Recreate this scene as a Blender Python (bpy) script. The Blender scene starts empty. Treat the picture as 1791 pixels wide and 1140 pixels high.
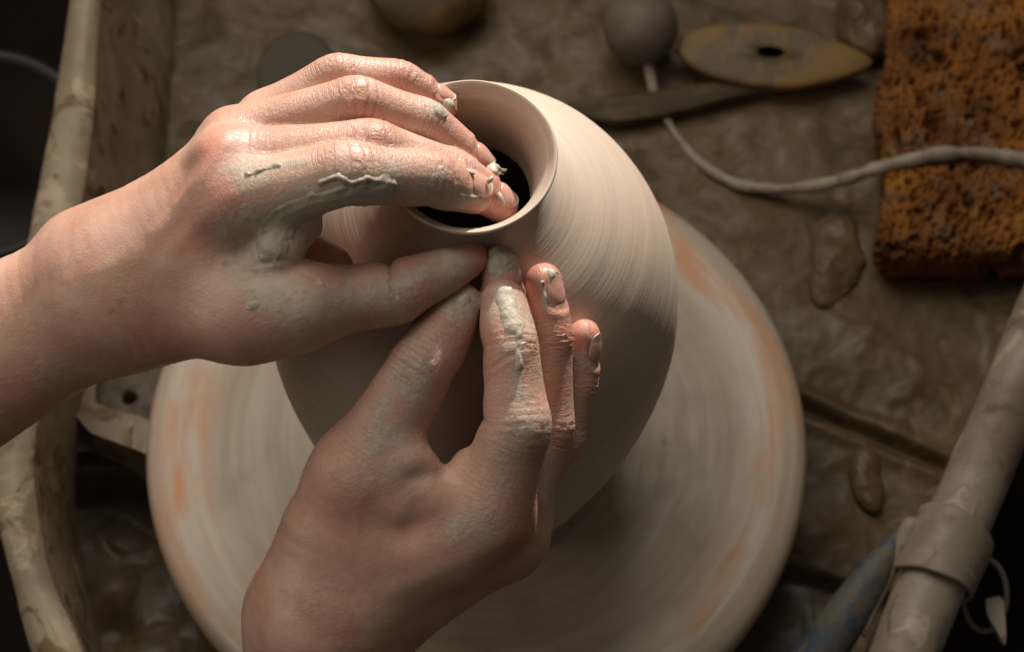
import bpy, math, random
import numpy as np
from mathutils import Matrix, Vector

random.seed(7)
rng = np.random.default_rng(7)
SC = bpy.context.scene
COL = SC.collection

# ------------------------------------------------------------------ camera
EL = math.radians(63.5)                      # the view looks down this steeply
RGT = np.array([1.0, 0.0, 0.0])
FWD = np.array([0.0, math.cos(EL), -math.sin(EL)])
UPV = np.array([0.0, math.sin(EL), math.cos(EL)])
LENS, SENS, PW, PH = 100.0, 36.0, 1791.0, 1140.0
FPX = LENS / SENS * PW
CX, CY = PW / 2, PH / 2
D_WHEEL = 1.11                               # metres from lens to the wheel centre
WCX, WCY = 834.0, 760.0
CAM = -(((WCX - CX) / FPX * D_WHEEL) * RGT + (-(WCY - CY) / FPX * D_WHEEL) * UPV + D_WHEEL * FWD)
cam_data = bpy.data.cameras.new('camera')
cam = bpy.data.objects.new('camera', cam_data)
COL.objects.link(cam)
CM = np.array([RGT, UPV, -FWD]).T            # camera axes as columns
cam.matrix_world = Matrix([list(CM[i]) + [CAM[i]] for i in range(3)] + [[0, 0, 0, 1]])
cam_data.lens, cam_data.sensor_width = LENS, SENS
cam_data.clip_start, cam_data.clip_end = 0.05, 50
cam_data.dof.use_dof = True
cam_data.dof.focus_distance = 0.905
cam_data.dof.aperture_fstop = 15.0
SC.camera = cam

# ------------------------------------------------------------------ light
W = bpy.data.worlds.new("World")
SC.world = W
W.use_nodes = True
W.node_tree.nodes['Background'].inputs[0].default_value = (1.0, 0.90, 0.78, 1)
W.node_tree.nodes['Background'].inputs[1].default_value = 0.075


def look(o, p, t):
    o.location = p
    o.rotation_euler = (Vector(t) - Vector(p)).to_track_quat('-Z', 'Y').to_euler()


def spot(name, p, t, power, half, blend, size, colr):
    l = bpy.data.lights.new(name, 'SPOT')
    l.energy, l.spot_size, l.spot_blend, l.shadow_soft_size, l.color = power, half * 2, blend, size, colr
    o = bpy.data.objects.new(name, l)
    COL.objects.link(o)
    look(o, p, t)
    return o


def area(name, p, t, power, size, colr):
    l = bpy.data.lights.new(name, 'AREA')
    l.energy, l.size, l.color = power, size, colr
    o = bpy.data.objects.new(name, l)
    COL.objects.link(o)
    look(o, p, t)
    return o


LIGHT_CUT_Z = 0.400                                 # top of the added unseen slab that cuts the key light off below
KEY_DIR = np.array([0.24, 0.86, 0.40])
KEY_DIR /= np.linalg.norm(KEY_DIR)
KEY_AT = np.array([-0.02, -0.005, 0.215])
spot('key_lamp', KEY_AT + KEY_DIR * 2.2, KEY_AT, 365, math.radians(9), 0.9, 0.034, (1.0, 0.94, 0.865))
area('soft_lamp', (-0.25, 0.70, 1.10), (0, 0, 0), 10.0, 1.1, (1.0, 0.92, 0.82))
area('side_lamp', (-1.0, -0.25, 0.8), (0, 0, 0.05), 1.8, 0.5, (1.0, 0.92, 0.82))

SC.view_settings.view_transform = 'Standard'
SC.view_settings.look = 'None'
SC.view_settings.exposure = 0.0
SC.view_settings.gamma = 1.0
SC.render.engine = 'CYCLES'
SC.cycles.max_bounces = 6
SC.cycles.use_denoising = True


# ------------------------------------------------------------------ geometry helpers
HS = 0.978                                   # the hands hover this much nearer the lens than first measured


def K(px, py, dep):
    """a pixel of the photograph and a distance -> camera axes (right, up, back), metres"""
    return np.array([(px - CX) / FPX * dep, -(py - CY) / FPX * dep, -dep])


def to_world(V):
    return np.asarray(V) @ CM.T + CAM


def pixz(px, py, z):
    """where the line of sight through a pixel meets the level z"""
    v = CM @ K(px, py, 1.0)
    return CAM + v * ((z - CAM[2]) / v[2])


def project(Pw):
    q = (np.asarray(Pw) - CAM) @ CM
    return np.stack([CX + q[:, 0] / -q[:, 2] * FPX, CY - q[:, 1] / -q[:, 2] * FPX, -q[:, 2]], 1)


def hash3(i, j, k, s):
    n = (i * 374761393 + j * 668265263 + k * 2147483647 + s * 974634777) & 0xffffffff
    n = ((n ^ (n >> 13)) * 1274126177) & 0xffffffff
    n = ((n ^ (n >> 16)) * 2246822519) & 0xffffffff
    return ((n ^ (n >> 15)) & 0xffff) / 65535.0


def vnoise(P, s=0):
    """value noise, -1..1"""
    F = np.floor(P).astype(np.int64)
    f = P - F
    f = f * f * f * (f * (f * 6 - 15) + 10)
    i, j, k = F[:, 0], F[:, 1], F[:, 2]
    r = 0
    for a in (0, 1):
        wa = f[:, 0] if a else 1 - f[:, 0]
        for b in (0, 1):
            wb = f[:, 1] if b else 1 - f[:, 1]
            for c in (0, 1):
                wc = f[:, 2] if c else 1 - f[:, 2]
                r = r + wa * wb * wc * hash3(i + a, j + b, k + c, s)
    return r * 2 - 1


def fbm(P, oct=4, s=0, gain=0.5):
    r, a, t = 0, 1.0, 0
    for o in range(oct):
        r = r + a * vnoise(P * (2.03 ** o) + 17.3 * o, s + o)
        t += a
        a *= gain
    return r / t


def sstep(a, b, x):
    t = np.clip((x - a) / (b - a), 0, 1)
    return t * t * (3 - 2 * t)


def np_normals(V, F):
    N = np.zeros_like(V)
    a = V[F[:, 2]] - V[F[:, 0]]
    b = V[F[:, -1]] - V[F[:, 1]]
    n = np.cross(a, b)
    for c in range(F.shape[1]):
        np.add.at(N, F[:, c], n)
    return N / (np.linalg.norm(N, axis=1, keepdims=True) + 1e-12)


def np_mesh(name, V, F, attrs=None, smooth=True):
    V = np.asarray(V, dtype=np.float32)
    F = np.asarray(F, dtype=np.int32)
    me = bpy.data.meshes.new(name)
    nf, k = F.shape
    me.vertices.add(len(V))
    me.vertices.foreach_set('co', V.ravel())
    me.loops.add(nf * k)
    me.loops.foreach_set('vertex_index', F.ravel())
    me.polygons.add(nf)
    me.polygons.foreach_set('loop_start', np.arange(0, nf * k, k, dtype=np.int32))
    me.polygons.foreach_set('loop_total', np.full(nf, k, dtype=np.int32))
    me.polygons.foreach_set('use_smooth', np.full(nf, smooth, dtype=bool))
    for an, av in (attrs or {}).items():
        if np.ndim(av) == 1:
            at = me.attributes.new(an, 'FLOAT', 'POINT')
            at.data.foreach_set('value', np.asarray(av, dtype=np.float32))
        else:
            at = me.attributes.new(an, 'FLOAT_VECTOR', 'POINT')
            at.data.foreach_set('vector', np.asarray(av, dtype=np.float32).ravel())
    me.update(calc_edges=True)
    me.validate()
    return me


def tag(o, label=None, cat=None, group=None, kind=None):
    for k_, v_ in (('label', label), ('category', cat), ('group', group), ('kind', kind)):
        if v_:
            o[k_] = v_
    return o


def empty(name, loc, **kw):
    o = bpy.data.objects.new(name, None)
    o.empty_display_size = 0.02
    o.location = loc
    COL.objects.link(o)
    return tag(o, **kw)


def put(name, V, F, mat, parent=None, attrs=None, smooth=True, **kw):
    """link world-space geometry as one object, its origin at its base"""
    V = np.asarray(V, dtype=float)
    if parent is None:
        base = np.array([*(V.min(0) + V.max(0))[:2] / 2, V[:, 2].min()])
        me = np_mesh(name, V - base, F, attrs, smooth)
        o = bpy.data.objects.new(name, me)
        o.location = base
    else:
        p = parent
        off = np.zeros(3)
        while p is not None:
            off += np.array(p.location)
            p = p.parent
        me = np_mesh(name, V - off, F, attrs, smooth)
        o = bpy.data.objects.new(name, me)
        o.parent = parent
    me.materials.append(mat)
    COL.objects.link(o)
    return tag(o, **kw)


def grid_faces(nu, nv, wrap_u=False, flip=False):
    F = []
    iu = np.arange(nu if wrap_u else nu - 1)
    iv = np.arange(nv - 1)
    a, b = np.meshgrid(iu, iv, indexing='ij')
    a2 = (a + 1) % nu
    F = np.stack([a * nv + b, a2 * nv + b, a2 * nv + b + 1, a * nv + b + 1], -1).reshape(-1, 4)
    return F[:, ::-1] if flip else F


def lathe(prof, n=192):
    """prof: (r, z) list, outside bottom -> up; returns V (n*m), F, s"""
    prof = np.asarray(prof, float)
    th = np.linspace(0, 2 * math.pi, n, endpoint=False)
    V = np.stack([np.cos(th)[:, None] * prof[None, :, 0], np.sin(th)[:, None] * prof[None, :, 0],
                  np.broadcast_to(prof[None, :, 1], (n, len(prof)))], -1).reshape(-1, 3)
    s = np.concatenate([[0], np.cumsum(np.linalg.norm(np.diff(prof, axis=0), axis=1))])
    return V, grid_faces(n, len(prof), True), np.tile(s, n)


def catmull(P, n):
    """smooth curve through control points (any dimension), n samples"""
    P = np.asarray(P, float)
    m = len(P)
    Q = np.vstack([2 * P[0] - P[1], P, 2 * P[-1] - P[-2]])
    t = np.linspace(0, m - 1 - 1e-9, n)
    i = t.astype(int)
    f = (t - i)[:, None]
    p0, p1, p2, p3 = Q[i], Q[i + 1], Q[i + 2], Q[i + 3]
    return 0.5 * (2 * p1 + (p2 - p0) * f + (2 * p0 - 5 * p1 + 4 * p2 - p3) * f ** 2 + (3 * p1 - p0 - 3 * p2 + p3) * f ** 3)


def tube(C, R, k=16, cap=True, flat=1.0, upv=(0, 0, 1)):
    """swept tube with rounded ends; C (n,3), R scalar or (n,)"""
    C = np.asarray(C, float)
    R = np.broadcast_to(np.asarray(R, float), (len(C),)).copy()
    if cap:
        t0 = C[0] - C[1]; t0 /= np.linalg.norm(t0)
        t1 = C[-1] - C[-2]; t1 /= np.linalg.norm(t1)
        a = np.linspace(0.02, math.pi / 2, 6)[:-1]
        C = np.vstack([[C[0] + t0 * R[0] * math.cos(x) for x in a], C, [C[-1] + t1 * R[-1] * math.cos(x) for x in a[::-1]]])
        R = np.concatenate([R[0] * np.sin(a), R, R[-1] * np.sin(a[::-1])])
    T = np.gradient(C, axis=0)
    T /= np.linalg.norm(T, axis=1, keepdims=True)
    U = np.asarray(upv, float) - T * (T @ np.asarray(upv, float))[:, None]
    U /= np.linalg.norm(U, axis=1, keepdims=True)
    S = np.cross(T, U)
    th = np.linspace(0, 2 * math.pi, k, endpoint=False)
    V = C[None] + R[None, :, None] * (np.cos(th)[:, None, None] * S[None] + flat * np.sin(th)[:, None, None] * U[None])
    return V.reshape(-1, 3), grid_faces(k, len(C), True, True)


# ------------------------------------------------------------------ materials
class NT:
    def __init__(s, name):
        s.m = bpy.data.materials.new(name)
        s.m.use_nodes = True
        s.t = s.m.node_tree
        s.p = s.t.nodes['Principled BSDF']

    def n(s, typ, **kw):
        nd = s.t.nodes.new(typ)
        for k_, v_ in kw.items():
            if k_[0] == 'i' and k_[1:].isdigit():
                s.set(nd.inputs[int(k_[1:])], v_)
            elif k_.startswith('in_'):
                s.set(nd.inputs[k_[3:].replace('_', ' ')], v_)
            else:
                setattr(nd, k_, v_)
        return nd

    def set(s, sock, v):
        if isinstance(v, bpy.types.NodeSocket):
            s.t.links.new(v, sock)
        else:
            sock.default_value = v

    def coord(s):
        return s.n('ShaderNodeTexCoord').outputs['Object']

    def attr(s, name, vec=False):
        a = s.n('ShaderNodeAttribute', attribute_name=name)
        return a.outputs['Vector' if vec else 'Fac']

    def math(s, op, a, b=0.0, clamp=False):
        return s.n('ShaderNodeMath', operation=op, use_clamp=clamp, i0=a, i1=b).outputs[0]

    def noise(s, vec, scale, detail=4.0, rough=0.55, dist=0.0):
        return s.n('ShaderNodeTexNoise', in_Vector=vec, in_Scale=scale, in_Detail=detail, in_Roughness=rough, in_Distortion=dist).outputs[0]

    def scale(s, vec, xyz):
        return s.n('ShaderNodeVectorMath', operation='MULTIPLY', i0=vec, i1=xyz).outputs[0]

    def ramp(s, fac, stops):
        r = s.n('ShaderNodeValToRGB', i0=fac)
        e = r.color_ramp.elements
        while len(e) < len(stops):
            e.new(0.5)
        for x, (p, c) in zip(e, stops):
            x.position = p
            x.color = (*c, 1) if len(c) == 3 else c
        return r.outputs[0]

    def step(s, fac, a, b, lo=0.0, hi=1.0):
        return s.n('ShaderNodeMapRange', interpolation_type='SMOOTHSTEP', i0=fac, i1=a, i2=b, i3=lo, i4=hi).outputs[0]

    def mix(s, fac, a, b, mode='MIX'):
        m = s.n('ShaderNodeMix', data_type='RGBA', blend_type=mode)
        s.set(m.inputs[0], fac)
        s.set(m.inputs[6], (*a, 1) if isinstance(a, tuple) and len(a) == 3 else a)
        s.set(m.inputs[7], (*b, 1) if isinstance(b, tuple) and len(b) == 3 else b)
        return m.outputs[2]

    def bump(s, h, strength, dist, normal=None):
        b = s.n('ShaderNodeBump', in_Strength=strength, in_Distance=dist, in_Height=h)
        if normal is not None:
            s.set(b.inputs['Normal'], normal)
        return b.outputs[0]

    def out(s, color=None, rough=None, normal=None, spec=None, **kw):
        if color is not None:
            s.set(s.p.inputs['Base Color'], (*color, 1) if isinstance(color, tuple) and len(color) == 3 else color)
        if rough is not None:
            s.set(s.p.inputs['Roughness'], rough)
        if normal is not None:
            s.set(s.p.inputs['Normal'], normal)
        if spec is not None:
            s.set(s.p.inputs['Specular IOR Level'], spec)
        for k_, v_ in kw.items():
            s.set(s.p.inputs[k_.replace('_', ' ')], v_)
        return s.m


CLAY = (0.53, 0.42, 0.33)
SLIP = (0.50, 0.43, 0.34)


def m_vase():
    t = NT('thrown_clay')
    pol = t.attr('polar', True)              # (cos, sin, metres along the profile)
    v1 = t.scale(pol, (0.9, 0.9, 900.0))
    v2 = t.scale(pol, (2.0, 2.0, 2600.0))
    v3 = t.scale(pol, (0.5, 0.5, 240.0))
    n1, n2, n3 = t.noise(v1, 1.0, 3), t.noise(v2, 1.0, 2), t.noise(v3, 1.0, 2)
    fine = t.noise(t.coord(), 900, 3)
    c = t.mix(t.step(n1, 0.35, 0.7), (0.56, 0.445, 0.35), (0.50, 0.395, 0.31))
    c = t.mix(t.step(n3, 0.4, 0.75, 0, 0.5), c, (0.50, 0.41, 0.33))
    h = t.math('ADD', t.math('ADD', t.math('MULTIPLY', n1, 0.55), t.math('MULTIPLY', n2, 0.35)), t.math('MULTIPLY', fine, 0.10))
    b = t.bump(h, 0.42, 0.0006)
    return t.out(c, t.step(n1, 0.3, 0.8, 0.42, 0.58), b, 0.42)


def m_wheel():
    t = NT('clay_covered_wheel')
    pol = t.attr('polar', True)              # (cos, sin, radius in metres)
    n1 = t.noise(t.scale(pol, (1.2, 1.2, 260.0)), 1.0, 4)
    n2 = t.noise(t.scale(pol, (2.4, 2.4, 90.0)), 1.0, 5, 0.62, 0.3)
    n3 = t.noise(t.coord(), 45, 5)
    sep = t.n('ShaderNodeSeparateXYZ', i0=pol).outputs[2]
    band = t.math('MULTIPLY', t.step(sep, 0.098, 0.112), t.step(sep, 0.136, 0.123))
    copper_glint = t.math('MULTIPLY', band, t.step(n2, 0.44, 0.72))  # copper streaks in the outer band, wet glints painted into the colour
    c = t.mix(t.step(n1, 0.3, 0.7), (0.44, 0.35, 0.26), (0.37, 0.29, 0.21))
    c = t.mix(t.step(n3, 0.5, 0.75, 0, 0.5), c, (0.25, 0.20, 0.145))
    c = t.mix(t.math('MULTIPLY', band, t.step(n1, 0.3, 0.6, 0.35, 0.8)), c, (0.60, 0.50, 0.40))
    c = t.mix(t.math('MULTIPLY', copper_glint, 0.9), c, (0.62, 0.28, 0.12))
    spots = t.step(t.noise(t.coord(), 120, 2, 0.4), 0.72, 0.80, 0, 0.55)
    c = t.mix(spots, c, (0.12, 0.09, 0.06))
    h = t.math('ADD', t.math('MULTIPLY', n1, 0.7), t.math('MULTIPLY', n3, 0.6))
    return t.out(c, t.step(n2, 0.3, 0.7, 0.24, 0.46), t.bump(h, 0.28, 0.0012), 0.4)


def m_skin():
    t = NT('skin')
    co = t.coord()
    clay, red, fin = t.attr('clay'), t.attr('red'), t.attr('finger', True)
    wrk, onf = t.math('MULTIPLY', t.attr('wrinkle'), t.attr('onfinger')), t.attr('onfinger')
    big = t.noise(co, 60, 4)
    mid = t.noise(co, 240, 4)
    c = t.mix(t.step(big, 0.35, 0.68), (0.60, 0.375, 0.285), (0.50, 0.27, 0.19))
    c = t.mix(t.step(mid, 0.45, 0.75, 0, 0.5), c, (0.60, 0.29, 0.21))
    c = t.mix(t.step(t.noise(co, 110, 3, 0.5, 0.8), 0.52, 0.70, 0, 0.35), c, (0.52, 0.22, 0.16))
    c = t.mix(t.math('MULTIPLY', red, t.step(mid, 0.15, 0.75, 0.55, 1.0)), c, (0.55, 0.20, 0.145))
    # a drying film of slip, broken up, thicker in the creases
    st0 = t.noise(t.scale(co, (60, 160, 100)), 2.0, 5, 0.65, 1.0)
    brk = t.math('ADD', t.math('MULTIPLY', big, 0.55), t.math('MULTIPLY', t.noise(co, 480, 8, 0.75), 0.55))
    film = t.step(t.math('ADD', clay, t.math('MULTIPLY', t.math('SUBTRACT', brk, 0.56), 1.7)), 0.32, 0.62, 0.0, 0.62)
    film = t.math('MAXIMUM', film, t.step(t.math('ADD', clay, t.math('MULTIPLY', t.math('SUBTRACT', brk, 0.56), 1.7)), 0.10, 0.60, 0.0, 0.48))
    film = t.math('MAXIMUM', film, t.step(t.math('ADD', clay, t.math('MULTIPLY', t.math('SUBTRACT', brk, 0.56), 2.2)), 0.42, 0.74, 0.0, 0.84))
    film = t.math('MAXIMUM', film, t.step(t.math('ADD', t.math('MULTIPLY', st0, 0.5), t.math('MULTIPLY', t.noise(co, 30, 3), 0.5)), 0.56, 0.70, 0, 0.28))
    c = t.mix(film, c, t.mix(t.step(mid, 0.3, 0.7), (0.44, 0.365, 0.28), (0.54, 0.45, 0.355)))
    dry = t.math('MULTIPLY', t.step(t.noise(co, 900, 4, 0.6), 0.57, 0.66, 0, 0.35), t.step(big, 0.4, 0.6))
    c = t.mix(dry, c, (0.60, 0.50, 0.41))
    # fine relief: crossing skin lines, stretched across the fingers
    wc = t.n('ShaderNodeVectorMath', operation='ADD', i0=t.scale(fin, (820.0, 80.0, 900.0)), i1=t.scale(t.n('ShaderNodeTexNoise', in_Vector=co, in_Scale=330.0).outputs[1], (0.9, 0.5, 0.0))).outputs[0]
    w1 = t.step(t.n('ShaderNodeTexVoronoi', feature='DISTANCE_TO_EDGE', in_Vector=wc, in_Scale=1.0).outputs['Distance'], 0.0, 0.13)
    wd = t.n('ShaderNodeVectorMath', operation='ADD', i0=t.scale(fin, (1500.0, 620.0, 900.0)), i1=t.scale(t.n('ShaderNodeTexNoise', in_Vector=co, in_Scale=500.0).outputs[1], (1.5, 1.5, 0.0))).outputs[0]
    w2 = t.step(t.n('ShaderNodeTexVoronoi', feature='DISTANCE_TO_EDGE', in_Vector=wd, in_Scale=1.0).outputs['Distance'], 0.0, 0.25)
    st = t.noise(t.scale(fin, (1500.0, 210.0, 210.0)), 1.0, 3, 0.6, 0.3)
    pore = t.noise(co, 2300, 2)
    wi = t.n('ShaderNodeVectorMath', operation='ADD', i0=t.scale(co, (1000.0, 800.0, 1000.0)), i1=t.scale(t.n('ShaderNodeTexNoise', in_Vector=co, in_Scale=300.0).outputs[1], (2.0, 2.0, 2.0))).outputs[0]
    w3 = t.step(t.n('ShaderNodeTexVoronoi', feature='DISTANCE_TO_EDGE', in_Vector=wi, in_Scale=1.0).outputs['Distance'], 0.0, 0.25)
    w2 = t.math('ADD', t.math('MULTIPLY', w2, onf), t.math('MULTIPLY', t.math('MULTIPLY', w3, 0.45), t.math('SUBTRACT', 1.0, onf)))
    h = t.math('ADD', t.math('MULTIPLY', w1, t.math('MULTIPLY', wrk, 0.85)), t.math('MULTIPLY', w2, 0.30))
    h = t.math('ADD', h, t.math('MULTIPLY', st, t.math('ADD', t.math('MULTIPLY', onf, 0.25), t.math('MULTIPLY', wrk, 0.5))))
    h = t.math('ADD', h, t.math('MULTIPLY', pore, 0.15))
    h = t.math('ADD', h, t.math('MULTIPLY', film, 0.55))
    h = t.math('ADD', h, t.math('MULTIPLY', t.math('MULTIPLY', film, t.noise(t.scale(co, (1.0, 1.6, 1.3)), 230, 7, 0.72, 1.2)), 1.5))
    b = t.bump(h, 0.6, 0.00036)
    ro = t.mix(film, t.step(mid, 0.3, 0.7, 0.36, 0.50), (0.62, 0.62, 0.62))
    return t.out(c, ro, b, 0.5, Subsurface_Weight=0.13, Subsurface_Radius=(1.0, 0.4, 0.22), Subsurface_Scale=0.003)


def m_slip(name, col, rough=0.38, sc=700):
    t = NT(name)
    co = t.coord()
    n = t.noise(co, sc, 4)
    n2 = t.noise(co, 150, 4)
    c = t.mix(t.step(n2, 0.35, 0.7), tuple(x * 0.92 for x in col), tuple(min(1, x * 1.08) for x in col))
    return t.out(c, t.step(n2, 0.3, 0.7, rough - 0.08, rough + 0.14), t.bump(t.math('ADD', t.math('MULTIPLY', n, .4), n2), 0.6, 0.0011), 0.5)


def m_nail():
    t = NT('fingernail')
    co = t.coord()
    n = t.noise(co, 350, 3)
    u = t.attr('nail', True)
    st = t.noise(t.scale(u, (3.0, 26.0, 1.0)), 1.0, 2)
    c = t.mix(t.step(n, 0.4, 0.7), (0.62, 0.34, 0.26), (0.55, 0.27, 0.20))
    sep = t.n('ShaderNodeSeparateXYZ', i0=u).outputs
    c = t.mix(t.step(sep[0], 0.86, 0.97), c, (0.60, 0.50, 0.40))
    c = t.mix(t.math('MULTIPLY', t.step(t.noise(co, 500, 4), 0.52, 0.62), 0.5), c, SLIP)
    return t.out(c, 0.28, t.bump(st, 0.25, 0.0002), 0.5, Subsurface_Weight=0.15, Subsurface_Radius=(1.0, 0.35, 0.2), Subsurface_Scale=0.002)


def m_pan(name, a, b, dark, stain=0.5, sc=1.0, spec=0.35, bmp=0.4):
    t = NT(name)
    co = t.coord()
    n1 = t.noise(co, 16 * sc, 6, 0.6, 0.6)
    n2 = t.noise(co, 55 * sc, 5, 0.6, 1.2)
    n3 = t.noise(co, 260 * sc, 4)
    c = t.mix(t.step(n1, 0.36, 0.66), a, b)
    c = t.mix(t.math('MULTIPLY', t.step(n2, 0.53, 0.66), stain), c, dark)
    c = t.mix(t.step(t.noise(co, 34 * sc, 5, 0.62, 1.6), 0.58, 0.66, 0, 0.55), c, tuple(min(1, x * 1.75) for x in a))
    h = t.math('ADD', t.math('ADD', t.math('MULTIPLY', n1, 1.0), t.math('MULTIPLY', n2, 0.6)), t.math('MULTIPLY', n3, 0.12))
    return t.out(c, t.step(n2, 0.3, 0.7, 0.34, 0.72), t.bump(h, bmp, 0.004), spec)


def m_simple(name, cols, sc=60, rough=0.55, bump=0.3, bd=0.002, st=(1, 1, 1), spec=0.4):
    t = NT(name)
    co = t.scale(t.coord(), st)
    n = t.noise(co, sc, 5, 0.6, 0.5)
    n2 = t.noise(co, sc * 5, 4)
    k = len(cols)
    c = t.ramp(n, [(0.32 + 0.36 * i / max(1, k - 1), col) for i, col in enumerate(cols)])
    return t.out(c, rough, t.bump(t.math('ADD', n, t.math('MULTIPLY', n2, 0.3)), bump, bd), spec)


def m_patch(name, a, b, sc, lo, hi, rough=0.5, st=(1, 1, 1)):
    """worn paint: patches of b over a"""
    t = NT(name)
    co = t.scale(t.coord(), st)
    n = t.noise(co, sc, 5, 0.6, 0.4)
    n2 = t.noise(co, sc * 6, 4)
    f = t.step(n, lo, hi)
    c = t.mix(f, t.mix(n2, tuple(x * .8 for x in a), a), t.mix(n2, tuple(x * .8 for x in b), b))
    return t.out(c, rough, t.bump(t.math('ADD', t.math('MULTIPLY', f, .5), t.math('MULTIPLY', n2, .4)), 0.4, 0.001), 0.4)


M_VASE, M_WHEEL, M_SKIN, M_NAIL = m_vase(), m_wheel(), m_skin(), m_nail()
M_SLIP = m_slip('wet_slip', SLIP)
M_SLIPD = m_slip('grey_slip', (0.40, 0.345, 0.265), 0.5)
M_FLOOR = m_pan('slip_stained_pan', (0.128, 0.082, 0.038), (0.086, 0.054, 0.023), (0.046, 0.028, 0.010), 0.55, 0.8, 0.36, 0.15)
M_RIM = m_pan('clay_caked_rim', (0.34, 0.27, 0.185), (0.23, 0.17, 0.105), (0.12, 0.062, 0.022), 0.85, 0.9, 0.35, 0.35)
M_RIMR = m_pan('pale_caked_rim', (0.33, 0.275, 0.21), (0.20, 0.15, 0.105), (0.12, 0.085, 0.055), 0.7, 0.9, 0.35, 0.3)
M_LUMP = m_pan('half_dry_clay', (0.16, 0.125, 0.085), (0.12, 0.09, 0.058), (0.07, 0.05, 0.03), 0.5, 2.0)

# ------------------------------------------------------------------ vase
VZ = 0.2175


def vase_profile():
    out = catmull([(0.049, 0.0), (0.0525, 0.0035), (0.058, 0.022), (0.0665, 0.050), (0.0725, 0.080), (0.0742, 0.103), (0.0715, 0.127),
                   (0.0625, 0.150), (0.0490, 0.1665), (0.0350, 0.1765), (0.0268, 0.1835), (0.0246, 0.1895), (0.0262, 0.1955), (0.0288, 0.1992)], 150)
    lip = catmull([(0.0288, 0.1992), (0.0291, 0.2000), (0.0286, 0.2006), (0.0277, 0.2002)], 10)[1:-1]
    inn = catmull([(0.0277, 0.2002), (0.0246, 0.1960), (0.0222, 0.1890), (0.0208, 0.1800), (0.0212, 0.1730), (0.0320, 0.1650), (0.0560, 0.1480),
                   (0.0680, 0.125), (0.0705, 0.100), (0.068, 0.075), (0.060, 0.040), (0.050, 0.012), (0.0, 0.008)], 110)
    return out, lip, inn


po, pl_, pi_ = [np.asarray(q) * np.array([0.978, VZ / 0.2]) for q in vase_profile()]
V, F, s = lathe(np.vstack([po, pl_, pi_]), 320)
th = np.arctan2(V[:, 1], V[:, 0])
rad = np.hypot(V[:, 0], V[:, 1])
polar = np.stack([np.cos(th), np.sin(th), s], 1)
# throwing rings: a shallow spiral ridge plus a little wander of the rim
ring = vnoise(np.stack([np.cos(th) * 0.8, np.sin(th) * 0.8, s * 420 + th / 6.283 * 1.0], 1), 3)
amp = np.where(s > 0.30, 0.0, 0.00011)
dirv = np.stack([np.cos(th), np.sin(th), 0 * th], 1)
V = V + dirv * (ring * amp)[:, None]
lipm = np.exp(-((V[:, 2] - VZ) / 0.004) ** 2)
V[:, 2] += lipm * 0.0005 * np.sin(th * 2 + 0.6) + lipm * 0.0002 * np.sin(th * 5)
vase = put('clay_vase', V, F, M_VASE, attrs={'polar': polar},
           label='round freshly thrown pale clay vase with flared mouth turning on the wheel', cat='vase')

# ------------------------------------------------------------------ wheel head
wprof = np.array([(0.0, 0.0)] + [(r, 0.0) for r in np.linspace(0.004, 0.112, 40)] + [(0.116, 0.0004), (0.120, 0.0003), (0.124, -0.0006), (0.1272, -0.0024),
                 (0.1290, -0.0050), (0.1297, -0.0085), (0.1296, -0.013), (0.1288, -0.018), (0.1275, -0.024), (0.126, -0.030), (0.120, -0.033), (0.06, -0.036), (0.02, -0.036)])
V, F, s = lathe(wprof, 256)
F = F[:, ::-1]
th = np.arctan2(V[:, 1], V[:, 0])
rad = np.hypot(V[:, 0], V[:, 1])
V[:, 2] += 0.00025 * vnoise(np.stack([np.cos(th) * 1.5, np.sin(th) * 1.5, rad * 300], 1), 5) - 0.0002
V[:, :2] *= (1 + 0.004 * (rad > 0.115) * vnoise(np.stack([np.cos(th) * 2.2, np.sin(th) * 2.2, V[:, 2] * 60], 1), 9))[:, None]
wroot = empty('wheel_head', (0, 0, -0.075), label='broad round pottery wheel head coated in smeared slip under the vase', cat='pottery wheel')
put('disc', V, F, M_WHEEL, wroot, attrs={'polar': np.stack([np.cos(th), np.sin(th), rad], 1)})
V, F, s = lathe([(0.03, -0.075), (0.03, -0.034)], 40)
put('shaft', V, F, M_LUMP, wroot)


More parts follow.
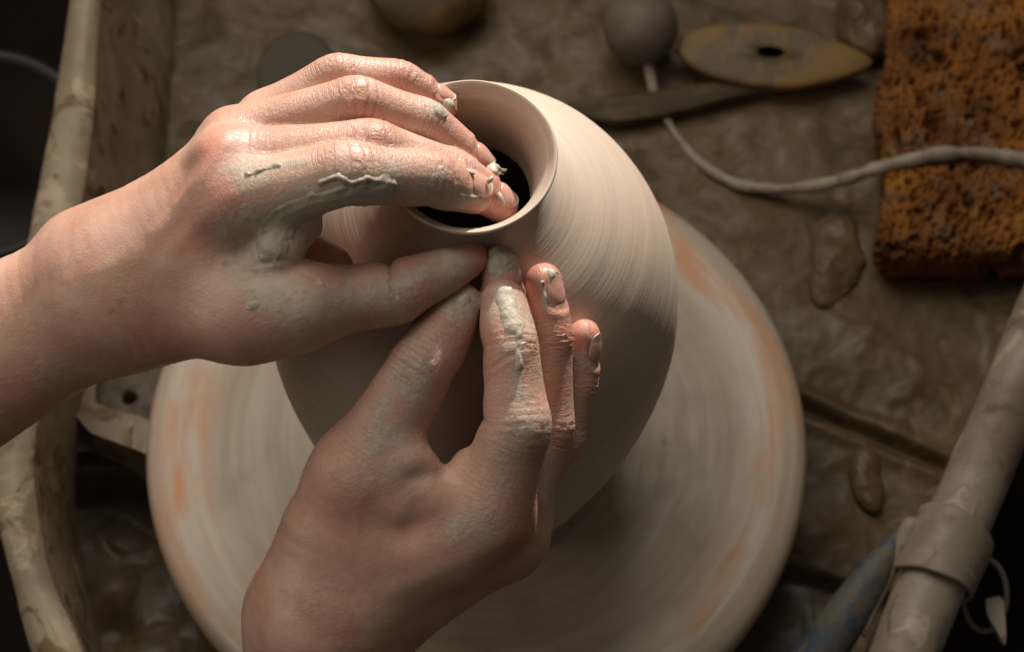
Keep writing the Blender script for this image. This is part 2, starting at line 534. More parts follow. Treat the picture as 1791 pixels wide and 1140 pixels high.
# ------------------------------------------------------------------ hands
class Sweep:
    """a limb: a centre line with radii, a dorsal direction and a cross-section that can be shaped along it"""

    def __init__(s, pts, rad, dorsal, n=28, smooth=2.2, flat=(1.0, 1.0), joints=(), creases=True):
        P = np.asarray(pts, float)
        seg = np.linalg.norm(np.diff(P, axis=0), axis=1)
        t = np.concatenate([[0], np.cumsum(seg)])
        s.L = t[-1]
        ts = np.linspace(0, s.L, n)
        C = np.stack([np.interp(ts, t, P[:, i]) for i in range(3)], 1)
        if smooth > 0:
            sig = smooth * 0.001
            Wt = np.exp(-0.5 * ((ts[:, None] - ts[None]) / sig) ** 2)
            # reflect the ends so that they stay put
            Wa = np.exp(-0.5 * ((ts[:, None] + ts[None]) / sig) ** 2)
            Wb = np.exp(-0.5 * ((ts[:, None] + ts[None] - 2 * s.L) / sig) ** 2)
            num = Wt @ C + Wa @ (2 * C[0] - C) + Wb @ (2 * C[-1] - C)
            C = num / (Wt.sum(1) + Wa.sum(1) + Wb.sum(1))[:, None]
        s.C, s.ts = C, ts
        rp = np.asarray(rad, float)
        if rp.ndim == 2:
            s.R = np.interp(ts, rp[:, 0] * s.L, rp[:, 1] * 0.001)
        else:
            s.R = np.interp(ts, t, rp * 0.001)
        kk = np.exp(-0.5 * ((ts[:, None] - ts[None]) / 0.0022) ** 2)
        s.R = (kk @ s.R) / kk.sum(1)
        T = np.gradient(C, axis=0)
        T /= np.linalg.norm(T, axis=1, keepdims=True)
        s.T = T
        D = np.asarray(dorsal, float)
        if D.ndim == 1:
            D = np.tile(D, (n, 1))
        else:
            D = np.stack([np.interp(ts, np.linspace(0, s.L, len(D)), D[:, i]) for i in range(3)], 1)
        D = D - T * np.sum(D * T, 1)[:, None]
        s.D = D / np.linalg.norm(D, axis=1, keepdims=True)
        s.S = np.cross(s.T, s.D)
        s.flat = flat
        s.joints = [t[j] for j in joints]    # arc length of the bending joints
        s.nail = None
        s.crease = 1.0

    def box(s, pad):
        m = s.R.max() * 1.25 + pad
        return s.C.min(0) - m, s.C.max(0) + m

    def eval(s, Q, full=False, coarse=False):
        n = len(Q)
        best = np.full(n, 1e9, np.float32)
        bt = np.zeros(n, np.float32)
        for i in range(len(s.C) - 1):
            a, b = s.C[i], s.C[i + 1]
            ab = b - a
            h = np.clip(((Q - a) @ ab) / (ab @ ab), 0, 1)
            u = Q - a - h[:, None] * ab
            d = np.sqrt(np.einsum('ij,ij->i', u, u)) - (s.R[i] + (s.R[i + 1] - s.R[i]) * h)
            m = d < best
            best[m] = d[m]
            bt[m] = (s.ts[i] + (s.ts[i + 1] - s.ts[i]) * h)[m]
        fi = np.interp(bt, s.ts, np.arange(len(s.ts)))
        i0 = np.minimum(fi.astype(int), len(s.ts) - 2)
        f = (fi - i0)[:, None]
        lerp = lambda A: A[i0] * (1 - f) + A[i0 + 1] * f
        c, D, S = lerp(s.C), lerp(s.D), lerp(s.S)
        r = np.interp(bt, s.ts, s.R)
        u = Q - c
        ud, us = np.sum(u * D, 1), np.sum(u * S, 1)
        ul = np.sqrt(np.sum(u * u, 1)) + 1e-9
        cd, sd = ud / ul, us / ul
        q = np.sqrt(np.clip(1 - cd * cd - sd * sd, 0, 1))
        m = 1 / np.sqrt((cd / s.flat[0]) ** 2 + (sd / s.flat[1]) ** 2 + q * q + 1e-9)
        if coarse:
            return ul - r * m
        add = np.zeros(n)
        dor, pal = np.clip(cd, 0, 1), np.clip(-cd, 0, 1)
        for k, jt in enumerate(s.joints):
            x = (bt - jt) / 0.001
            add += 0.0007 * np.exp(-(x / 4.5) ** 2) * dor ** 1.5         # bony knuckle
            add -= 0.0007 * s.crease * np.exp(-(x / 1.3) ** 2) * pal ** 1.5           # flexion crease
            add += 0.0006 * np.exp(-((x + 7) / 4.5) ** 2) * pal          # pulps between creases
            add += 0.0006 * np.exp(-((x - 7) / 4.5) ** 2) * pal
        if s.nail is not None:
            t0, t1, wd = s.nail
            e = np.arctan2(us, ud)
            inn = sstep(t0 - 0.0006, t0 + 0.0006, bt + 0.0016 * np.cos(e / wd * 1.5)) * sstep(wd + 0.06, wd - 0.06, np.abs(e)) * (ud > 0)
            add -= 0.0006 * inn
            fold = np.exp(-((bt - t0 + 0.0016 * np.cos(e / wd * 1.5) - 0.0001 + 0.0012) / 0.0011) ** 2) * sstep(wd + 0.35, wd, np.abs(e)) * (ud > 0)
            add += 0.0003 * fold
        d = ul - r * m - add
        if full:
            return d, bt, np.arctan2(us, ud), c
        return d

    def point(s, t, ang, off=0.0):
        """a point above the skin at arc length t (may run past the end) and angle ang"""
        tt = np.clip(t, 0, s.L)
        fi = np.interp(tt, s.ts, np.arange(len(s.ts)))
        i0 = np.minimum(fi.astype(int), len(s.ts) - 2)
        f = (fi - i0)[:, None]
        lerp = lambda A: A[i0] * (1 - f) + A[i0 + 1] * f
        c, D, S, T = lerp(s.C), lerp(s.D), lerp(s.S), lerp(s.T)
        r = np.interp(tt, s.ts, s.R)
        c = c + T * (t - tt)[:, None]
        cd, sd = np.cos(ang), np.sin(ang)
        m = 1 / np.sqrt((cd / s.flat[0]) ** 2 + (sd / s.flat[1]) ** 2)
        return c + (r * m + off)[:, None] * (cd[:, None] * D + sd[:, None] * S)


def smin(a, b, k):
    h = np.maximum(k - np.abs(a - b), 0) / k
    return np.minimum(a, b) - h * h * k * 0.25


def surface_nets(Fd, org, h):
    S = Fd < 0
    c = np.zeros(tuple(np.array(Fd.shape) - 1), np.int8)
    offs = [(i, j, k) for i in (0, 1) for j in (0, 1) for k in (0, 1)]
    sl = lambda A, o: A[o[0]:A.shape[0] - 1 + o[0], o[1]:A.shape[1] - 1 + o[1], o[2]:A.shape[2] - 1 + o[2]]
    for o in offs:
        c += sl(S, o)
    act = (c > 0) & (c < 8)
    ii = np.argwhere(act)
    idx = np.full(act.shape, -1, np.int32)
    idx[act] = np.arange(len(ii))
    val = np.stack([Fd[ii[:, 0] + o[0], ii[:, 1] + o[1], ii[:, 2] + o[2]] for o in offs], 1)
    acc = np.zeros((len(ii), 3))
    cnt = np.zeros(len(ii))
    O = np.array(offs)
    for a in range(8):
        for b in range(a + 1, 8):
            if np.abs(O[a] - O[b]).sum() != 1:
                continue
            fa, fb = val[:, a], val[:, b]
            m = (fa < 0) != (fb < 0)
            t = np.where(m, fa / np.where(m, fa - fb, 1), 0)
            acc += np.where(m[:, None], O[a] + t[:, None] * (O[b] - O[a]), 0)
            cnt += m
    V = org + h * (ii + acc / cnt[:, None])
    quads = []
    for ax in range(3):
        o = [0, 0, 0]
        o[ax] = 1
        A = S[:S.shape[0] - o[0], :S.shape[1] - o[1], :S.shape[2] - o[2]]
        B = S[o[0]:, o[1]:, o[2]:]
        e = np.argwhere(A != B)
        b1, b2 = [(1, 2), (2, 0), (0, 1)][ax]
        ok = (e[:, b1] > 0) & (e[:, b2] > 0) & (e[:, b1] < S.shape[b1] - 1) & (e[:, b2] < S.shape[b2] - 1)
        e = e[ok]
        ins = A[e[:, 0], e[:, 1], e[:, 2]]
        q = []
        for d1, d2 in ((-1, -1), (0, -1), (0, 0), (-1, 0)):
            w = e.copy()
            w[:, b1] += d1
            w[:, b2] += d2
            q.append(idx[w[:, 0], w[:, 1], w[:, 2]])
        q = np.stack(q, 1)
        q[~ins] = q[~ins][:, ::-1]
        quads.append(q)
    return V, np.vstack(quads)


def finger(pts, rads, dorsal, **kw):
    """MCP, PIP, DIP, tip centre; radii in mm at: root, mid, PIP, mid, DIP, pulp, tip"""
    P = [K(p[0], p[1], p[2] * HS) for p in pts]
    seg = [np.linalg.norm(P[i + 1] - P[i]) for i in range(len(P) - 1)]
    L = sum(seg)
    a, b = seg[0] / L, (seg[0] + seg[1]) / L
    keys = [0, a * 0.55, a, (a + b) / 2, b, (1 + b) / 2, 1.0]
    if len(seg) == 2:                        # a thumb: root, mid, MCP.. IP, pulp, tip
        keys = [0, a * 0.5, a, a + (1 - a) * 0.3, a + (1 - a) * 0.6, a + (1 - a) * 0.8, 1.0]
    return Sweep(P, np.stack([keys, rads], 1), dorsal, n=40, joints=list(range(1, len(P) - 1)), flat=(0.96, 1.0), **kw)


def build_hand(palm, fingers, kp, kf, h=0.00068):
    lo = np.min([s.box(0.004)[0] for s in palm + fingers], 0)
    hi = np.max([s.box(0.004)[1] for s in palm + fingers], 0)
    cs = 4
    nc = np.ceil((hi - lo) / (h * cs)).astype(int) + 2
    live = None
    for lvl in (cs, 1):                      # a coarse pass finds the shell, a fine pass fills it in
        hh = h * lvl
        shp = nc if lvl == cs else (nc - 1) * cs + 1
        FP = np.full(shp, 0.05, np.float32) if lvl == cs else np.where(far < 0, -0.05, 0.05).astype(np.float32)
        ax = [lo[i] + hh * np.arange(shp[i]) for i in range(3)]

        def sub(s, pad):
            a, b = s.box(pad)
            i0 = np.clip(np.floor((a - lo) / hh).astype(int), 0, shp)
            i1 = np.clip(np.ceil((b - lo) / hh).astype(int) + 1, 0, shp)
            sl = tuple(slice(x, y) for x, y in zip(i0, i1))
            if live is None:
                w = np.nonzero(np.ones(tuple(i1 - i0), bool))
            else:
                w = np.nonzero(live[sl])
            w = tuple(w[k] + i0[k] for k in range(3))
            return w, np.stack([ax[k][w[k]] for k in range(3)], 1)

        if live is not None:
            FP[live] = 0.05
        for s, k in zip(palm, kp):
            w, Q = sub(s, k + 0.001)
            FP[w] = smin(FP[w], s.eval(Q, coarse=lvl > 1), k)
        FT = FP.copy()
        for s, k in zip(fingers, kf):
            w, Q = sub(s, k + 0.002)
            d = smin(FP[w], s.eval(Q, coarse=lvl > 1), k)
            kk = 0.0009 * np.clip((FP[w] - d) / 0.001, 1e-4, 1)
            FT[w] = smin(FT[w], d, kk)
        if lvl == cs:
            rep = lambda A: np.repeat(np.repeat(np.repeat(A, cs, 0), cs, 1), cs, 2)
            cellmin = np.full(nc - 1, 1e9, np.float32)
            cellmax = np.full(nc - 1, -1e9, np.float32)
            for o in [(i, j, k) for i in (0, 1) for j in (0, 1) for k in (0, 1)]:
                v = FT[o[0]:nc[0] - 1 + o[0], o[1]:nc[1] - 1 + o[1], o[2]:nc[2] - 1 + o[2]]
                cellmin, cellmax = np.minimum(cellmin, v), np.maximum(cellmax, v)
            lc = (cellmin < 0.0016) & (cellmax > -0.0016)
            pad1 = lambda A: np.pad(A, [(0, 1)] * 3, mode='edge')
            live = pad1(rep(lc))
            for k in range(3):
                live = live | np.roll(live, 1, k)
            far = pad1(rep((cellmin + cellmax) * 0.5))
    V, Q = surface_nets(FT, lo, h)
    return V, Q


def relax(V, F, it=1, w=0.5):
    for _ in range(it):
        A = np.zeros_like(V)
        c = np.zeros(len(V))
        for k in range(4):
            np.add.at(A, F[:, k], V[F[:, (k + 1) % 4]] + V[F[:, (k + 3) % 4]])
            np.add.at(c, F[:, k], 2)
        V = V * (1 - w) + w * A / c[:, None]
    return V


def surf_point(PR, px, py):
    """index of the hand vertex that stands nearest to the lens at this pixel"""
    d2 = (PR[:, 0] - px) ** 2 + (PR[:, 1] - py) ** 2
    c = np.where(d2 < 16 ** 2)[0]
    if len(c) == 0:
        return int(np.argmin(d2))
    return int(c[np.argmin(PR[c, 2] + np.sqrt(d2[c]) * 2e-5)])


def blob_mask(V, PR, blobs, grow=1.0):
    """patches on the skin round given points: (px, py, radius mm, strength)"""
    m = np.zeros(len(V))
    for px, py, r, st in blobs:
        c = V[surf_point(PR, px, py)]
        d = np.linalg.norm(V - c, axis=1) / (r * 0.001)
        m = np.maximum(m, st * np.clip(1.25 - d * grow, 0, 1))
    return m


def path_mask(V, PR, paths):
    """streaks along lines of points: ([(px, py), ...], half width mm, strength)"""
    m = np.zeros(len(V))
    for pts, r, st in paths:
        C = np.array([V[surf_point(PR, *p)] for p in pts])
        d = np.full(len(V), 1e9)
        for a, b in zip(C[:-1], C[1:]):
            ab = b - a
            t = np.clip((V - a) @ ab / (ab @ ab + 1e-12), 0, 1)
            d = np.minimum(d, np.linalg.norm(V - a - t[:, None] * ab, axis=1))
        m = np.maximum(m, st * np.clip(1.25 - d / (r * 0.001), 0, 1))
    return m


def make_hand(name, label, palm, kp, fingers, kf, red, film, thick, nails, folds, veins, base, seed, thick_mat):
    Vc, F = build_hand(palm, fingers, kp, kf)
    Vc = relax(Vc, F, 2, 0.5)
    N = np_normals(Vc, F)
    PR = project(to_world(Vc))
    # where each vertex lies along its finger
    fin = np.stack([Vc[:, 0], Vc[:, 1] * 1.0, Vc[:, 2]], 1)
    bestd = np.full(len(Vc), 0.0035)
    wr = np.zeros(len(Vc))
    fw = np.zeros(len(Vc))
    disp = np.zeros(len(Vc))
    tipred = np.zeros(len(Vc))
    for k, s in enumerate(fingers):
        lo, hi = s.box(0.003)
        m = np.where(np.all((Vc > lo) & (Vc < hi), 1))[0]
        d, t, e, c = s.eval(Vc[m], True)
        ok = np.abs(d) < bestd[m]
        m, t, e, d = m[ok], t[ok], e[ok], d[ok]
        bestd[m] = np.abs(d)
        fin[m] = np.stack([t + 0.1 * k, e * 0.008, np.full(len(m), 0.05 * k)], 1)
        dor = np.clip(np.cos(e), 0, 1)
        fw[m] = sstep(0.0026, 0.0006, np.abs(d))
        wr[m] = 0.25 * dor
        disp[m] = 0
        tipred[m] = 0.55 * sstep(0.72, 1.0, t / s.L)
        for j, jt in enumerate(s.joints):
            x = (t - jt) / 0.001
            wob = 0.6 * np.sin(e * 3 + k * 1.7 + j) + 0.35 * np.sin(e * 7 + k)
            am = dor ** 0.7 * np.exp(-(x / (6.5 if j == 0 else 4.5)) ** 2)
            sp = (2.3 if j == 0 else 1.8)
            ph = (x + wob * 0.55 + 0.12 * x * np.sin(k + j)) / sp
            g = np.abs((ph - np.floor(ph)) - 0.5) * 2                     # 1 at the grooves
            cell = np.floor(ph)
            dep = 0.55 + 0.45 * np.sin(cell * 12.9898 + k * 4.1 + j)
            disp[m] -= 0.00034 * am * dep * np.exp(-((1 - g) / 0.22) ** 2)
            disp[m] += 0.00006 * am * (1 - g)
            wr[m] += 0.9 * am
            pal = np.clip(-np.cos(e), 0, 1) + 0.6 * (1 - np.abs(np.cos(e)))
            for q, (o, a) in enumerate(((0, 1), (1.9, .55), (-2.4, .5), (4.4, .3))):
                disp[m] -= 0.00032 * a * pal * np.exp(-((x - o + 0.5 * np.sin(e * 2 + q)) / 0.45) ** 2)
    disp += 0.00030 * fbm(Vc * 55, 2, seed) + 0.00004 * fbm(Vc * 620, 3, seed + 5)
    # folds: grooves along lines of points; veins and tendons: low ridges
    def along(pts):
        C = np.array([Vc[surf_point(PR, *p)] for p in pts])
        C = catmull(C, 40) if len(C) > 2 else C
        d = np.full(len(Vc), 1.0)
        near = np.where(np.all((Vc > C.min(0) - 0.012) & (Vc < C.max(0) + 0.012), 1))[0]
        X = Vc[near]
        dn_ = np.full(len(near), 1.0)
        for a, b in zip(C[:-1], C[1:]):
            ab = b - a
            t = np.clip((X - a) @ ab / (ab @ ab + 1e-12), 0, 1)
            dn_ = np.minimum(dn_, np.linalg.norm(X - a - t[:, None] * ab, axis=1))
        d[near] = dn_
        return d * 1000
    nzf = fbm(Vc * 300, 2, seed + 3)
    for pts, w, dp in folds:
        d = along(pts)
        dp = dp * 0.55 * (0.75 + 0.5 * nzf)
        disp -= dp * 0.001 * np.exp(-(d / w) ** 2)
        disp += dp * 0.00035 * np.exp(-((d - 2.2 * w) / (1.2 * w)) ** 2)
        wr = np.maximum(wr, 0.25 * np.exp(-(d / (w * 5)) ** 2))
    for pts, w, hh in veins:
        disp += hh * 0.001 * np.exp(-(along(pts) / w) ** 2)
    Vd = Vc + N * disp[:, None]
    nz1 = fbm(Vc * 140, 4, seed + 11)
    nz2 = fbm(Vc * 420, 4, seed + 21)
    filmm = np.maximum(blob_mask(Vc, PR, film[0], 0.72), path_mask(Vc, PR, film[1]))
    filmm = np.clip(filmm + 0.18 * nz1 * (filmm > 0), 0, 1)
    redm = np.clip(1.25 * np.maximum(blob_mask(Vc, PR, red), tipred), 0, 1)
    Vw = to_world(Vd)
    root = empty(name, base, label=label, cat='hand', group='hands of the potter')
    put('skin', Vw, F, M_SKIN, root, attrs={'clay': filmm, 'red': redm, 'finger': fin, 'wrinkle': np.clip(wr, 0, 1.2), 'onfinger': fw, 'flat': Vc})
    # thick smears: a skin of slip with a real edge, lifted off the hand
    tm = np.maximum(blob_mask(Vc, PR, thick[0]), path_mask(Vc, PR, thick[1]))
    th = tm - 0.42 + 0.26 * nz1 + 0.10 * nz2
    edge = np.exp(-((th - 0.10) / 0.08) ** 2)
    lift = np.clip(th, -0.25, 0.45) * 0.0018 + 0.00030 * edge * np.clip(1 + 2 * nz2, 0, 2) + 0.00020 * nz2 * (th > 0)
    Nd = np_normals(Vd, F)
    keep = np.max(th[F], 1) > -0.06
    Fk = F[keep]
    if len(Fk):
        # split into separate smears
        par = np.arange(len(Vc))
        lab = par.copy()
        for _ in range(400):
            mn = lab[Fk].min(1)
            new = lab.copy()
            for k in range(4):
                np.minimum.at(new, Fk[:, k], mn)
            new = new[new]
            if np.array_equal(new, lab):
                break
            lab = new
        ids, cn = np.unique(lab[Fk[:, 0]], return_counts=True)
        for i_ in ids[cn > 60]:
            f = Fk[lab[Fk[:, 0]] == i_]
            u, inv = np.unique(f, return_inverse=True)
            put('clay_smear', to_world(Vd[u] + Nd[u] * lift[u][:, None]), inv.reshape(-1, 4), thick_mat, root)
    # nails
    for s, t0, t1, wd in nails:
        nu, nv = 22, 19
        uu, vv = np.meshgrid(np.linspace(0, 1, nu), np.linspace(-1, 1, nv), indexing='ij')
        uu, vv = uu.ravel(), vv.ravel()
        back = t0 + 0.0022 * vv ** 2
        front = t1 - 0.0030 * vv ** 2
        t = back + (front - back) * uu
        off = np.where(uu < 0.03, -0.0009, 0.00012) - 0.0007 * np.clip(np.abs(vv) - 0.86, 0, 1) / 0.14 - 0.0007 * uu ** 2 - 0.0009 * (1 - uu) ** 6
        top = s.point(t, vv * wd, off)
        bot = s.point(t, vv * wd, off - 0.0005)
        n_ = nu * nv
        Fg = grid_faces(nu, nv)
        e1 = np.arange(nv - 1) + (nu - 1) * nv
        side = np.stack([e1, e1 + 1, e1 + 1 + n_, e1 + n_], 1)
        Fa = np.vstack([Fg, Fg[:, ::-1] + n_, side])
        na = np.stack([uu, vv, 0 * uu], 1)
        put('fingernail', to_world(np.vstack([top, bot])), Fa, M_NAIL, root, attrs={'nail': np.vstack([na, na])})
    return root, Vd, N, PR


def chain(pts, rads, dorsal=(0, 0, 1), **kw):
    return Sweep([K(p[0], p[1], p[2] * HS) for p in pts], rads, dorsal, **kw)


def add_nail(s, back=0.0068, fwd=0.0040, wd=0.86):
    fwd -= 0.0010
    s.nail = (s.L - back, s.L + fwd, wd)
    return (s, s.L - back, s.L + fwd, wd)


# ---- the hand that reaches in from the left, fingers in the mouth of the vase
DL = np.array([0.05, 0.62, 0.78])
l_index = finger([(402, 352, .914), (603, 302, .906), (752, 312, .920), (826, 337, .933)], [12.0, 10.9, 10.4, 9.2, 8.9, 8.3, 7.0], [0.10, 0.50, 0.86])
l_middle = finger([(402, 288, .922), (648, 256, .916), (792, 303, .934), (876, 357, .946)], [11.5, 9.6, 9.0, 8.2, 8.0, 7.6, 6.2], [0.10, 0.60, 0.78])
l_ring = finger([(412, 245, .932), (622, 176, .926), (740, 213, .936), (838, 288, .948)], [10.5, 8.9, 8.5, 7.9, 7.6, 7.2, 5.9], [0.35, 0.66, 0.66])
l_pinky = finger([(470, 205, .944), (588, 131, .938), (698, 140, .942), (774, 180, .948)], [9.0, 7.6, 7.2, 6.8, 6.6, 6.2, 5.2], [0.35, 0.72, 0.58])
l_thumb = finger([(430, 545, .922), (690, 513, .926), (826, 453, .935)], [15.5, 11.6, 10.2, 9.2, 8.4, 6.9, 5.2], [0.25, -0.85, -0.2])
l_thumb.crease = 2.6
l_palm = [
    chain([(-190, 720, .965), (0, 607, .953), (115, 546, .946), (215, 505, .94)], [31, 27.3, 24.5, 21.5], (0, .3, 1), flat=(0.85, 1.0), n=20),
    chain([(205, 500, .94), (300, 440, .93), (402, 352, .918)], [21, 17, 12.5], n=14),
    chain([(205, 480, .942), (305, 380, .932), (398, 290, .925)], [20, 15, 11], n=14),
    chain([(205, 480, .950), (320, 370, .945), (410, 250, .938)], [18, 13, 9.5], n=14),
    chain([(215, 490, .960), (330, 400, .958), (405, 290, .954), (468, 208, .950)], [16, 12, 9, 8], n=14),
    chain([(215, 520, .94), (320, 530, .932), (430, 545, .920), (520, 538, .917)], [21, 17.5, 15.0, 13], n=16),
    chain([(330, 450, .927), (430, 435, .927)], [15, 10], n=10),          # first web
    chain([(420, 465, .938), (520, 455, .944), (576, 470, .941)], [14, 11, 7.5], n=10),          # palm side of the web
    chain([(132, 432, .948), (190, 422, .948)], [8, 7], n=6),                                   # wrist bone
    chain([(462, 464, .916), (484, 442, .912), (510, 416, .913), (538, 398, .917)], [7.0, 7.5, 6.0, 4.5], n=10),         # web fold
    chain([(376, 272, .914), (392, 266, .914)], [4.6, 4.4], n=4),
]
l_kp = [.012, .014, .012, .012, .010, .014, .012, .008, .014, .003, .010]
l_nails = [add_nail(l_index, .0075, .0044), add_nail(l_middle, .0062, .0038), add_nail(l_ring, .0065, .0036), add_nail(l_pinky, .0055, .0034)]
left = make_hand(
    'hand', 'hand and forearm entering from the left with fingers curled into the vase mouth', l_palm, l_kp,
    [l_index, l_middle, l_ring, l_pinky, l_thumb], [.008, .007, .007, .007, .010],
    red=[(395, 345, 9, .75), (362, 250, 7, .7), (420, 560, 16, .35), (580, 450, 9, .7), (640, 160, 6, .35), (650, 235, 6, .4), (700, 110, 6, .5), (330, 420, 12, .35),
         (740, 470, 9, .45), (830, 440, 7, .6), (840, 380, 8, .5), (650, 560, 8, .4), (300, 600, 14, .3), (60, 700, 18, .3)],
    film=([(450, 420, 14, .85), (520, 400, 11, .9), (400, 480, 13, .7), (470, 500, 12, .8), (560, 530, 12, .7), (640, 520, 9, .7), (560, 380, 12, .9), (640, 345, 8, .9),
           (440, 285, 8, .8), (780, 182, 5, .9), (800, 370, 8, .6), (700, 500, 9, .65), (790, 450, 9, .7), (700, 330, 7, .6), (90, 670, 9, .45), (600, 270, 6, .45),
           (360, 560, 10, .3), (760, 345, 7, .6)],
          [([(430, 290), (470, 275), (520, 268)], 3.2, .9), ([(450, 520), (520, 540), (600, 520), (690, 500), (780, 450)], 4.5, .75)]),
    thick=([(470, 435, 6.5, .62), (785, 186, 4.0, .95), (800, 178, 3.0, 1.0), (850, 338, 2.0, .8), (445, 520, 4.5, .62)],
           [([(462, 425), (500, 402), (560, 376), (620, 360), (675, 350)], 6.6, .95), ([(430, 288), (480, 275)], 2.2, .52), ([(815, 350), (850, 345)], 1.4, .75),
            ([(548, 330), (585, 322), (622, 333), (655, 318), (702, 326)], 1.2, 1.0)]),
    nails=l_nails,
    folds=[([(560, 478), (500, 470), (450, 468), (400, 450)], .8, .9), ([(440, 400), (470, 440), (468, 470)], .7, .6),
           ([(420, 430), (445, 470), (450, 510)], .6, .35), ([(404, 440), (425, 480), (430, 520)], .6, .3), ([(692, 482), (700, 500), (708, 520)], .7, .9),
           ([(715, 520), (722, 545), (735, 560)], .6, .55), ([(735, 510), (742, 535), (752, 550)], .5, .45), ([(190, 560), (215, 600), (235, 640)], .9, .35),
           ([(205, 545), (240, 600), (262, 628)], .8, .3), ([(575, 480), (585, 490), (598, 486)], .5, .6)],
    veins=[([(260, 400), (320, 330), (372, 262)], 3.2, .55), ([(290, 430), (350, 390), (400, 350)], 3.2, .4), ([(300, 350), (340, 300), (390, 240)], 2.6, .3),
           ([(60, 520), (160, 470), (230, 440)], 3.5, .3)],
    base=to_world(K(330, 470, .975)), seed=41, thick_mat=M_SLIPD)

# ---- the hand that comes up from below, fingertips steadying the neck
r_index = finger([(852, 898, 0.936), (905, 745, 0.926), (893, 606, 0.926), (881, 530, 0.931)], [14.5, 12.2, 11.2, 9.6, 9.0, 8.7, 7.4], [[.55, .0, .8], [.60, .10, .75], [.60, .1, .75]])
r_middle = finger([(880, 945, 0.950), (905, 750, 0.942), (884, 570, 0.938), (876, 462, 0.9375)], [12.5, 10.0, 9.4, 8.6, 8.0, 7.4, 6.2], [.72, .1, .66])
r_ring = finger([(900, 925, 0.952), (962, 748, 0.949), (963, 590, 0.945), (951, 494, 0.943)], [10.5, 8.5, 8.3, 7.5, 7.3, 7.2, 6.3], [.74, .12, .64])
r_pinky = finger([(905, 900, 0.960), (985, 765, 0.960), (1010, 672, 0.957), (1023, 590, 0.9535)], [9.0, 7.6, 7.3, 6.9, 6.8, 6.6, 5.9], [.85, .12, .45])
r_thumb = finger([(628, 830, 0.936), (738, 640, 0.931), (806, 532, 0.936)], [15.5, 12.6, 11.0, 10.6, 9.8, 8.4, 6.6], [-.55, .05, .8])
r_palm = [
    chain([(535, 1330, 0.962), (553, 1180, 0.963), (568, 1090, 0.959)], [28, 25, 22], (0, 0, 1), flat=(.85, 1.0), n=14),
    chain([(565, 1085, 0.954), (700, 985, 0.944), (848, 900, 0.938)], [23, 17, 14.5], n=14),
    chain([(575, 1090, 0.958), (720, 1020, 0.957), (870, 945, 0.957)], [21, 15, 11.5], n=14),
    chain([(580, 1085, 0.962), (730, 1010, 0.960), (895, 925, 0.963)], [19, 14, 10.0], n=12),
    chain([(580, 1070, 0.971), (740, 990, 0.971), (900, 905, 0.968)], [18, 13, 8.5], n=12),
    chain([(565, 1060, 0.954), (575, 940, 0.944), (628, 830, 0.938)], [21, 17, 15.0], n=14),
    chain([(640, 935, 0.943), (720, 950, 0.941), (800, 940, 0.939)], [16, 12, 12], n=10),
    chain([(680, 846, .927), (712, 806, .926), (742, 806, .928), (764, 842, .930)], [4.5, 5.2, 5.0, 4.2], n=12),          # folds of the web
    chain([(696, 884, .927), (722, 852, .926), (744, 852, .927)], [3.6, 4.2, 3.6], n=10),
    chain([(754, 870, .929), (780, 864, .928), (806, 876, .929)], [4.8, 5.4, 5.0], n=8),
    chain([(786, 848, .929), (800, 822, .931), (812, 806, .934)], [4.2, 3.8, 3.4], n=8),
    chain([(700, 885, .931), (738, 880, .931), (770, 890, .931)], [6.5, 6.5, 6.0], n=8),
    chain([(892, 955, 0.951), (900, 950, 0.951)], [7.0, 6.0], n=4),
]
r_kp = [.012, .010, .012, .012, .012, .012, .010, .004, .004, .004, .003, .006, .008]
r_nails = [add_nail(r_ring, .0080, .0040), add_nail(r_pinky, .0075, .0036), add_nail(r_middle, .0075, .0038)]
